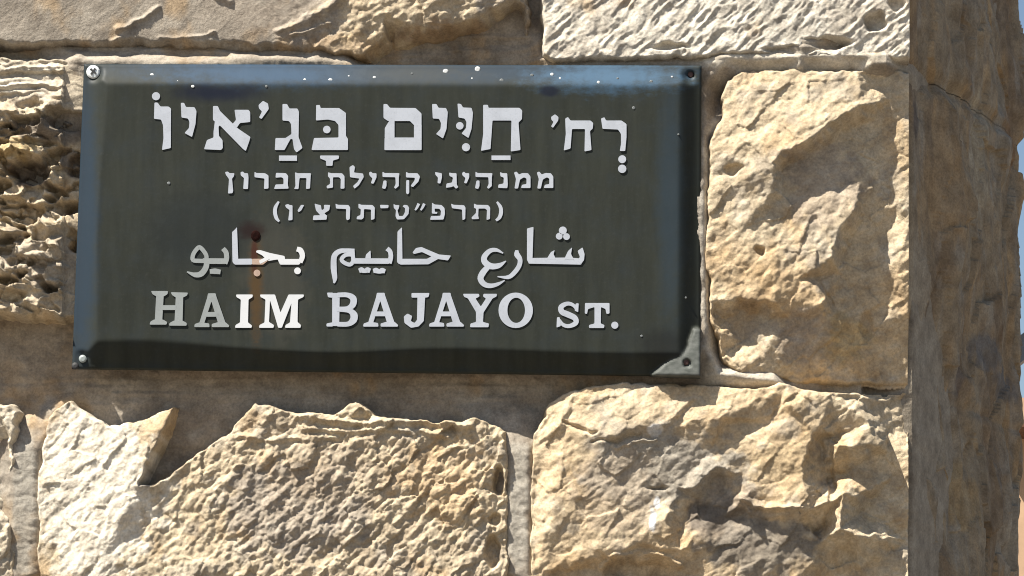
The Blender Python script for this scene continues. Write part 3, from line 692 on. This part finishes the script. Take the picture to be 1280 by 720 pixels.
# first Hebrew line
dot(A_, 120, 42, 41)
let(G(A_).P((105, 105), (135, 105), (165, 145), (245, 145), (270, 165), (268, 560), (180, 580), (195, 460), (190, 330), (170, 275), (100, 268)))
let(G(A_).P((368, 108), (400, 108), (420, 150), (505, 152), (525, 190), (515, 320), (480, 450), (405, 410), (450, 360), (455, 300), (440, 265), (375, 255)))
let(G(A_).P((690, 140), (738, 140), (760, 190), (890, 318), (940, 365), (1065, 450), (1050, 500), (1018, 590), (990, 570), (770, 345), (690, 280))
    .P((710, 282), (765, 330), (745, 345), (750, 440), (785, 480), (788, 560), (770, 580), (600, 572), (630, 480), (695, 455), (695, 400))
    .P((905, 178), (1045, 178), (1062, 200), (1062, 300), (960, 310), (925, 360), (885, 320), (920, 280)))
let(G(A_).P((1145, 130), (1190, 88), (1240, 115), (1248, 170), (1175, 270), (1150, 255), (1180, 195), (1150, 165)))
let(G(B_).P((185, 120), (230, 120), (255, 165), (335, 165), (350, 200), (345, 450), (385, 560), (325, 605), (300, 570), (285, 470), (265, 470), (205, 580), (108, 580), (115, 460), (215, 460), (275, 420), (270, 320), (250, 290), (185, 285)))
G(B_).B(150, 635, 330, 688).done('vowel_point', WHITE)
let(G(B_).P((522, 130), (560, 130), (565, 160), (750, 160), (820, 210), (820, 440), (840, 470), (840, 580), (475, 580), (500, 460), (745, 455), (745, 330), (710, 290), (640, 275), (520, 285)))
dot(B_, 628, 375, 38)
G(B_).P((560, 635), (750, 635), (748, 668), (690, 684), (685, 738), (622, 738), (620, 688), (562, 665)).done('vowel_point', WHITE)
let(G(C_).P((75, 80), (110, 80), (140, 118), (395, 120), (455, 175), (455, 300), (380, 292), (340, 250), (120, 250), (75, 220))
    .P((380, 285), (456, 285), (456, 538), (380, 538)).P((86, 415), (456, 415), (456, 541), (84, 541)).P((88, 320), (128, 255), (140, 240), (185, 240), (185, 420), (87, 420)))
let(G(C_).P((560, 80), (605, 80), (625, 118), (700, 120), (718, 160), (705, 330), (670, 425), (600, 380), (645, 330), (650, 270), (630, 228), (568, 225)))
let(G(C_).P((815, 75), (850, 80), (870, 115), (955, 118), (970, 170), (955, 330), (925, 420), (855, 375), (900, 320), (905, 260), (885, 225), (825, 215)))
dot(C_, 838, 298, 38); dot(C_, 900, 512, 41)
let(G(D_).P((112, 8), (160, 8), (165, 38), (475, 38), (502, 65), (500, 150), (465, 185), (485, 460), (388, 475), (395, 165), (205, 165), (185, 450), (90, 468), (112, 300)))
G(D_).B(195, 515, 385, 560).done('vowel_point', WHITE)
let(G(D_).P((790, 130), (830, 102), (865, 130), (862, 165), (810, 238), (790, 225), (815, 180), (795, 160)))
let(G(D_).P((932, 145), (960, 130), (985, 165), (1185, 165), (1212, 190), (1208, 245), (1180, 270), (1195, 460), (1125, 475), (1130, 250), (1000, 250), (985, 445), (918, 465), (938, 300)))
let(G(E_).P((730, 145), (765, 132), (780, 165), (935, 165), (985, 200), (985, 330), (972, 470), (918, 470), (930, 400), (930, 300), (900, 255), (745, 248)))
dot(E_, 942, 552, 40); dot(E_, 942, 648, 42)
# second Hebrew line
for o, pts in [
    (F_, [(90, 160), (120, 155), (135, 172), (185, 172), (178, 205), (160, 225), (172, 350), (165, 372), (120, 375), (130, 230), (100, 190)]),
    (F_, [(245, 160), (270, 155), (285, 172), (320, 172), (325, 215), (320, 330), (272, 330), (280, 220), (248, 195)]),
    (F_, [(385, 158), (405, 170), (490, 172), (525, 195), (525, 325), (480, 330), (485, 225), (385, 212)]),
    (F_, [(600, 168), (700, 172), (722, 200), (718, 285), (727, 326), (580, 330), (595, 285), (675, 282), (675, 225), (655, 212), (595, 217)]),
    (F_, [(790, 162), (815, 172), (950, 172), (945, 225), (940, 325), (900, 330), (905, 220), (835, 220), (825, 330), (780, 330), (795, 300)]),
    (G_, [(80, 162), (110, 172), (220, 172), (245, 200), (245, 325), (205, 328), (208, 230), (190, 212), (130, 212), (130, 315), (70, 325), (65, 300), (100, 280), (100, 225), (80, 205)]),
    (G_, [(295, 110), (330, 90), (350, 110), (340, 165), (430, 175), (438, 210), (390, 290), (345, 328), (330, 300), (375, 260), (395, 225), (300, 212)]),
    (G_, [(490, 165), (510, 155), (525, 172), (565, 172), (565, 215), (535, 278), (508, 272), (525, 225), (495, 195)]),
    (G_, [(860, 158), (885, 172), (975, 172), (1000, 205), (985, 255), (930, 312), (905, 300), (945, 245), (950, 217), (860, 214)]),
    (H_, [(30, 160), (55, 165), (98, 172), (100, 210), (85, 275), (55, 272), (60, 215), (35, 190)]),
    (H_, [(170, 165), (205, 172), (245, 172), (248, 290), (265, 310), (240, 328), (215, 300), (195, 310), (140, 318), (145, 275), (200, 265), (210, 215), (175, 200)]),
    (H_, [(300, 170), (320, 155), (335, 172), (372, 172), (372, 215), (345, 275), (320, 270), (335, 220), (305, 195)]),
    (H_, [(680, 160), (705, 172), (752, 172), (758, 290), (752, 322), (660, 318), (665, 285), (715, 275), (718, 215), (685, 205)])]:
    g = G(o).P(*pts)
    if pts[0] == (860, 158): g.P((862, 243), (892, 240), (892, 370), (876, 385), (860, 370))
    let(g)
for o, x in ((G_, 0), (H_, -190)):
    let(G(o).P((625 + x, 155), (645 + x, 170), (795 + x, 172), (788 + x, 215), (788 + x, 300), (755 + x, 328), (740 + x, 315), (757 + x, 280), (754 + x, 212), (625 + x, 210)).P((635 + x, 245), (665 + x, 245), (665 + x, 300), (652 + x, 330), (620 + x, 322)))
for x in (0, 228):
    let(G(H_).P((820 + x, 165), (845 + x, 155), (870 + x, 185), (905 + x, 170), (960 + x, 172), (985 + x, 205), (985 + x, 320), (890 + x, 320), (900 + x, 288), (945 + x, 280), (945 + x, 225), (920 + x, 212), (880 + x, 235), (860 + x, 325), (825 + x, 325), (840 + x, 230)))
# third Hebrew line
let(G(F_).S([(628, 455), (596, 510), (590, 565), (604, 620), (632, 655)], [20, 36, 40, 36, 20]))
let(G(F_).P((690, 490), (720, 480), (735, 490), (765, 492), (765, 640), (722, 645), (735, 540), (700, 515)))
let(G(F_).P((850, 488), (882, 490), (852, 545), (826, 562), (815, 545)))
let(G(F_).P((985, 475), (1015, 485), (1050, 492), (1055, 535), (1108, 600), (1060, 612), (1000, 545)).P((1080, 488), (1142, 490), (1132, 542), (1075, 578), (1050, 545), (1080, 530)).P((975, 594), (1110, 590), (1106, 636), (968, 641)))
for o, pts in [
    (G_, [(155, 475), (180, 488), (285, 490), (302, 515), (298, 630), (270, 645), (260, 620), (262, 530), (160, 525)]),
    (G_, [(385, 475), (410, 488), (525, 490), (548, 515), (545, 630), (510, 640), (510, 535), (440, 530), (438, 615), (420, 635), (365, 632), (370, 605), (405, 590), (408, 530), (385, 522)]),
    (G_, [(600, 488), (687, 490), (682, 521), (605, 523)]),
    (G_, [(735, 480), (755, 490), (795, 492), (785, 530), (775, 540), (790, 600), (830, 600), (850, 560), (850, 520), (825, 505), (840, 488), (875, 492), (892, 520), (885, 580), (840, 632), (770, 635), (755, 600), (760, 540), (738, 520)]),
    (G_, [(1120, 465), (1145, 485), (1215, 490), (1245, 520), (1250, 575), (1235, 635), (1100, 638), (1110, 600), (1205, 598), (1210, 550), (1195, 528), (1145, 525), (1150, 560), (1175, 560), (1170, 578), (1118, 575)]),
    (H_, [(190, 475), (215, 488), (320, 492), (335, 515), (332, 630), (305, 642), (300, 535), (200, 522)]),
    (H_, [(420, 475), (445, 488), (560, 490), (582, 515), (580, 630), (545, 640), (550, 540), (530, 525), (465, 525), (462, 600), (470, 630), (400, 632), (395, 615), (440, 570), (440, 525), (420, 520)])]:
    let(G(o).P(*pts))
let(G(G_).S([(988, 476), (972, 510), (952, 542)], [28, 26, 16]).S([(1043, 476), (1027, 510), (1007, 542)], [28, 26, 16]))
let(G(H_).S([(650, 458), (684, 510), (690, 565), (674, 615), (640, 645)], [20, 36, 40, 36, 24]))
# Arabic line
let(G(I_).S([(195, 272), (240, 315), (265, 365), (250, 405), (190, 408), (130, 400), (130, 350), (158, 302)], 42, True)
    .S([(262, 395), (262, 465), (215, 535), (150, 548), (70, 518)], [52, 56, 58, 48, 12])
    .P((225, 382), (470, 384), (460, 440), (250, 438)).S([(448, 436), (466, 385), (460, 325), (430, 285)], [50, 50, 50, 46]), DULL)
let(G(I_).S([(298, 515), (350, 512), (405, 520)], [44, 56, 46]), DULL)
let(G(I_).P((545, 100), (570, 70), (582, 386), (580, 420), (545, 445), (525, 420), (520, 120)).P((540, 388), (720, 386), (720, 445), (545, 446)), WHITE)
let(G(I_).P((718, 388), (905, 386), (830, 446), (718, 444)), RUSTY)
let(G(I_).P((765, 305), (800, 300), (900, 330), (1045, 360), (1052, 392), (960, 396), (880, 410), (820, 352), (760, 322)).P((975, 390), (1232, 390), (1192, 446), (1000, 446)).P((800, 440), (905, 385), (860, 370), (790, 405)).S([(1168, 290), (1205, 305), (1224, 360), (1202, 425)], [48, 56, 52, 44]), CLEAN)
G(I_).D(770, 530, 34).done('vowel_point', RUSTY); G(I_).D(1175, 508, 34).done('vowel_point', CLEAN)
let(G(J_).S([(305, 308), (220, 305), (150, 315), (102, 365), (97, 480), (108, 580), (100, 632)], [42, 42, 50, 56, 60, 48, 16])
    .S([(175, 395), (215, 350), (280, 350), (292, 405), (262, 445), (208, 430)], 40, True).P((262, 295), (305, 295), (312, 400), (275, 420))
    .P((280, 382), (660, 384), (655, 438), (285, 436)).P((465, 303), (470, 388), (412, 388), (420, 345)).S([(650, 432), (668, 370), (660, 315), (630, 285)], [52, 46, 46, 46]))
let(G(J_).S([(350, 508), (375, 500), (405, 510), (435, 500), (462, 508)], [44, 56, 40, 56, 44])); let(G(J_).S([(492, 510), (520, 505), (552, 515), (582, 506), (612, 514)], [40, 56, 42, 56, 40]))
let(G(J_).P((735, 115), (780, 72), (784, 390), (780, 440), (750, 442), (730, 420)).P((745, 388), (1030, 388), (1100, 350), (1150, 385), (1045, 443), (760, 446)).P((885, 325), (920, 280), (975, 270), (1150, 345), (1270, 355), (1240, 405), (1120, 387), (980, 320), (900, 340)))
let(G(K_).S([(352, 332), (285, 300), (220, 308), (165, 365), (168, 420), (230, 462), (310, 455), (380, 410)], [12, 36, 46, 56, 62, 62, 50, 10]).S([(205, 462), (150, 525), (125, 585), (160, 640), (225, 658), (300, 640), (367, 604)], [52, 62, 60, 54, 46, 34, 10]))
let(G(K_).S([(488, 302), (490, 345), (520, 395), (510, 460), (460, 530), (400, 572), (295, 566)], [30, 58, 48, 46, 46, 40, 10]))
let(G(K_).P((590, 85), (655, 68), (645, 378), (640, 436), (610, 432), (590, 400)).P((600, 380), (1010, 375), (1130, 385), (1160, 400), (1130, 446), (605, 436))
    .P((868, 300), (855, 340), (880, 392), (785, 392), (830, 320)).P((1042, 273), (1030, 340), (1060, 397), (962, 392), (1000, 310)).P((1145, 273), (1166, 340), (1160, 402), (1125, 440), (1095, 400), (1120, 370), (1095, 310)))
for x, y, r in ((948, 105, 40), (912, 162, 34), (985, 166, 34)): dot(K_, x, y, r)
# Latin line
let(G(L_).P((70, 150), (240, 150), (235, 182), (195, 205), (125, 205), (85, 182)).P((122, 190), (197, 190), (182, 450), (108, 450)).P((100, 435), (190, 435), (232, 460), (225, 486), (55, 486), (65, 455))
    .P((268, 162), (440, 166), (430, 195), (390, 215), (318, 215), (280, 190)).P((318, 200), (392, 200), (385, 460), (305, 460)).P((300, 445), (385, 445), (428, 470), (425, 497), (250, 496), (255, 470)).P((178, 292), (322, 292), (318, 340), (176, 340)), DULL)
def latin_a(o, x, y, mat):
    let(G(o).P((588 + x, 168 + y), (665 + x, 168 + y), (670 + x, 195 + y), (765 + x, 468 + y), (690 + x, 470 + y), (622 + x, 248 + y), (550 + x, 468 + y), (500 + x, 468 + y), (580 + x, 210 + y))
        .P((570 + x, 355 + y), (662 + x, 355 + y), (676 + x, 402 + y), (552 + x, 402 + y)).P((455 + x, 475 + y), (512 + x, 456 + y), (600 + x, 470 + y), (604 + x, 506 + y), (450 + x, 506 + y)).P((625 + x, 475 + y), (690 + x, 456 + y), (762 + x, 456 + y), (800 + x, 490 + y), (796 + x, 506 + y), (625 + x, 506 + y)), mat)
latin_a(L_, 52, 5, DULL); latin_a(M_, 541, 0, WHITE); latin_a(N_, 0, 0, WHITE)
let(G(L_).P((920, 185), (1088, 185), (1085, 212), (1045, 235), (1040, 465), (1080, 495), (1075, 518), (910, 518), (915, 490), (960, 465), (968, 235), (925, 212)), CLEAN)
let(G(M_).P((-40, 185), (110, 185), (165, 365), (245, 185), (400, 185), (395, 210), (340, 235), (335, 460), (370, 490), (365, 518), (210, 518), (215, 490), (260, 465), (275, 270), (178, 518), (142, 518), (60, 240), (50, 460), (100, 490), (95, 518), (-50, 518), (-45, 490), (5, 465), (15, 235), (-35, 210)), CLEAN)
let(G(M_).P((682, 170), (757, 170), (752, 500), (682, 500)).P((630, 166), (690, 166), (690, 218), (640, 212)).P((625, 475), (690, 462), (690, 505), (625, 505))
    .S([(735, 189), (835, 190), (892, 225), (888, 285), (835, 326), (735, 330)], [46, 48, 66, 64, 48, 46]).S([(735, 332), (850, 345), (898, 388), (893, 440), (840, 480), (735, 482)], [46, 48, 74, 72, 48, 46]))
let(G(N_).P((275, 170), (455, 170), (445, 210), (415, 216), (275, 216)).P((335, 200), (412, 200), (398, 450), (345, 505), (270, 518), (205, 470), (198, 405), (235, 375), (282, 400), (268, 450), (305, 470), (330, 440)))
let(G(N_).P((790, 178), (950, 178), (955, 205), (915, 225), (968, 305), (1020, 225), (990, 205), (995, 178), (1130, 178), (1125, 205), (1085, 225), (995, 365), (990, 460), (1050, 475), (1045, 512), (860, 512), (865, 475), (920, 460), (920, 360), (840, 225), (800, 208)))
let(G(O_).O(117, 343, 172, 177, 88, 126, 122))
let(G(O_).S([(728, 335), (690, 290), (632, 276), (572, 308), (580, 358), (642, 386), (708, 420), (718, 468), (655, 500), (592, 488), (550, 435)], [26, 34, 40, 52, 58, 60, 56, 50, 40, 36, 26]).P((716, 275), (747, 272), (742, 362), (706, 346)).P((530, 412), (558, 412), (568, 500), (525, 516)))
let(G(O_).P((810, 270), (1055, 270), (1055, 375), (1025, 380), (1015, 330), (970, 310), (968, 475), (1005, 490), (1000, 520), (850, 520), (850, 490), (905, 475), (905, 310), (840, 330), (830, 380), (808, 375)))
let(G(O_).D(1108, 492, 36))

# fixings
MAT_SCREW = plain('painted screw head', (0.72, 0.75, 0.74), 0.35, 0.0, 300)
MAT_HOLE = plain('rusted screw', (0.10, 0.055, 0.045), 0.7, 0.3, 300)
MAT_BLACK = plain('black rubber plug', (0.02, 0.02, 0.02), 0.6)
def lathe(cu, cv, h0, rings, seg=20, squash=1.0):
    V = []; F = []
    for (r, dh) in rings:
        a = np.linspace(0, 2 * math.pi, seg + 1)[:-1]
        V += list(unproj(cu + r * np.cos(a), cv + r * squash * np.sin(a), h0 + dh))
    for k in range(len(rings) - 1):
        for i in range(seg): F.append((k * seg + i, k * seg + (i + 1) % seg, (k + 1) * seg + (i + 1) % seg, (k + 1) * seg + i))
    F.append(tuple(range((len(rings) - 1) * seg, len(rings) * seg)))
    me = bpy.data.meshes.new('screw'); me.from_pydata([tuple(v) for v in V], [], F); me.update()
    import bmesh
    bm = bmesh.new(); bm.from_mesh(me); bmesh.ops.recalc_face_normals(bm, faces=bm.faces); bm.to_mesh(me); bm.free()
    return me
sc1 = part('screw', lathe(116.5, 90, RIM, [(5, -45), (5, -4), (8.6, -0.5), (8.4, 1.6), (6.5, 3.2), (3, 3.8)]), MAT_SCREW)
cross = Glyph(116, 88.5, 1.0)
cross.V = []; cross.F = []
def flatbar(pts, h0, h1):
    P = np.array(pts, float); n = len(P); b = len(cross.V)
    cross.V += list(unproj(P[:, 0], P[:, 1], h1)) + list(unproj(P[:, 0], P[:, 1], h0))
    cross.F += [tuple(b + i for i in range(n))] + [(b + i, b + (i + 1) % n, b + n + (i + 1) % n, b + n + i) for i in range(n)]
flatbar([(112, 86.5), (114, 85), (120.5, 91), (119, 92.6)], RIM + 2, RIM + 4.2)
flatbar([(118, 84.8), (120.2, 86), (115, 93.4), (112.8, 92.2)], RIM + 2, RIM + 4.35)
cross.done('screw_slot', MAT_BLACK)
part('screw', lathe(863.2, 93, RIM, [(3, -45), (3.2, -4.5), (3.6, -3.2), (2.5, -2.4)]), MAT_HOLE)
part('screw', lathe(857.5, 452.5, RIM + 11, [(3.5, -55), (4.2, -4), (4.2, -0.6), (2.5, 0.2)]), MAT_HOLE)
part('screw', lathe(103.5, 448.5, RIM, [(3, -45), (3, -2), (5.0, 0.5), (4.6, 2.2), (2.5, 3.0)]), plain('dull zinc screw', (0.30, 0.33, 0.32), 0.5, 0.2, 300))
part('plug', lathe(94, 457.5, RIM, [(4, -8), (4.6, 0), (3.8, 1.4), (2, 2)]), MAT_BLACK)
part('nail_head', lathe(319.5, 294.5, FACE, [(3, -60), (3, -1), (6.0, 0.2), (5.6, 1.0), (3.5, 1.5)], 18, 1.1), plain('rusty nail', (0.014, 0.005, 0.004), 0.95, 0.0, 400, 0.4, 0.05))
# paint specks along the top strip
MAT_SPECK = plain('white paint speck', (0.55, 0.56, 0.55), 0.6, 0, 300); MAT_DULLSPECK = plain('greyed paint speck', (0.13, 0.14, 0.14), 0.7, 0, 300)
rs = random.Random(9)
def plate_h(v, u): return RIM + (FACE - RIM) * min(1, max(0, (v - 82.5) / 24.0))
specks = [(190, 94, 3.2), (241, 108, 2.6), (222, 102, 2.4), (333, 108, 2.0), (413, 100.5, 3.4), (557, 89, 4.2), (597, 86.5, 4.2), (627, 101, 3.4), (665, 94, 2.6), (690, 93, 2.6), (381, 100, 2.4), (468, 97, 2.6),
          (515, 92, 1.8), (748, 103, 2.4), (814, 102, 2.6), (772, 98, 1.8), (211, 229, 2.6), (792, 135, 2.4), (848, 168, 1.6), (700, 98, 1.6), (840, 96, 1.8), (802, 420, 2.0), (857, 372, 2.0), (590, 98, 1.4), (436, 95, 1.5)]
for (u, v, r) in specks:
    hb = FACE if 110 < v else plate_h(v, u)
    if u > 845 and v > 110: hb = RIM + (FACE - RIM) * max(0, min(1, (876 - u - 3) / 25))
    part('paint_speck', lathe(u, v, hb, [(r * 0.85, -2.2), (r * 0.85, 0.2), (r * 0.55, 0.7)], 9, 0.8 + 0.3 * rs.random()), MAT_DULLSPECK if (110 < v or rs.random() < 0.35) else MAT_SPECK)

# ------------------------------------------------------------------ beyond the wall's end
def at(u, v, y):
    d = FW + RT * ((u - 640) / FPX) - UP * ((v - 360) / FPX); return CAM + d * ((y - CAM[1]) / d[1])
def box(name, x0, x1, y0, y1, z0_, z1, mat, parent=None, bev=0.0):
    V = [(x, y, z) for z in (z0_, z1) for x, y in ((x0, y0), (x1, y0), (x1, y1), (x0, y1))]
    F = [(3, 2, 1, 0), (4, 5, 6, 7), (0, 1, 5, 4), (1, 2, 6, 5), (2, 3, 7, 6), (3, 0, 4, 7)]
    me = bpy.data.meshes.new(name); me.from_pydata(V, [], F); me.update()
    o = link(name, me, mat, parent)
    if parent is not None: o.matrix_parent_inverse = Matrix.Translation(-Vector(parent.location))
    return o
HY = 16.0
p_top = at(1275, 497, HY); p_beam0 = at(1275, 529, HY); p_beam1 = at(1275, 538, HY); xL = at(1262, 500, HY)[0]
house = bpy.data.objects.new('house', None); COL.objects.link(house); house.location = (xL + 3, HY, GZ)
tag(house, 'peach plastered house with brown timber eaves beyond the end of the stone wall', 'house')
MAT_PEACH = plain('peach plaster', (0.55, 0.36, 0.22), 0.85, nscale=4); MAT_BEAM = plain('brown timber', (0.13, 0.06, 0.03), 0.7, nscale=9); MAT_DK = plain('dark opening', (0.03, 0.02, 0.018), 0.8, nscale=5)
box('wall', xL, xL + 7, HY + 0.35, HY + 6, GZ, p_beam1[2], MAT_PEACH, house)
box('parapet', xL - 0.05, xL + 7.05, HY - 0.0, HY + 6.05, p_beam0[2] + 0.002, p_top[2], MAT_PEACH, house)
box('eaves_beam', xL - 0.1, xL + 7.1, HY - 0.15, HY + 6.1, p_beam1[2], p_beam0[2], MAT_BEAM, house)
for k in range(3): box('window', xL + 0.5 + 2.1 * k, xL + 1.6 + 2.1 * k, HY + 0.30, HY + 0.40, p_beam1[2] - 1.7, p_beam1[2] - 0.45, MAT_DK, house)
# grey bracket on the hidden end of the wall
yb = wall_y(24) + SIDE * math.sin(THETA) + 0.05
q0 = at(1235, 470.5, yb); q1 = at(1330, 395, yb)
def bracket():
    a = np.array([q0[0], q0[2]]); b = np.array([q1[0], q1[2]]); d = (b - a) / np.linalg.norm(b - a); n = np.array([-d[1], d[0]]) * 0.0115
    P = [a - n, b - n, b + n, a + n]
    V = [(p[0], y, p[1]) for y in (yb - 0.02, yb + 0.02) for p in P]
    F = [(0, 1, 2, 3), (7, 6, 5, 4), (0, 4, 5, 1), (1, 5, 6, 2), (2, 6, 7, 3), (3, 7, 4, 0)]
    me = bpy.data.meshes.new('bracket'); me.from_pydata(V, [], F); me.update(); return me
br = bpy.data.objects.new('metal_bracket', None); COL.objects.link(br); br.location = (q0[0], yb, q0[2])
tag(br, 'grey metal bracket sticking out from the far edge of the stone wall', 'bracket')
MAT_GM = plain('grey galvanised metal', (0.24, 0.25, 0.26), 0.5, 0.4)
o = link('arm', bracket(), MAT_GM, br); o.matrix_parent_inverse = Matrix.Translation(-Vector(br.location))
n0 = at(1271, 464, yb); box('bolt', n0[0] - 0.05, n0[0] + 0.003, yb - 0.012, yb + 0.012, n0[2] - 0.005, n0[2] + 0.005, MAT_BLACK, br)
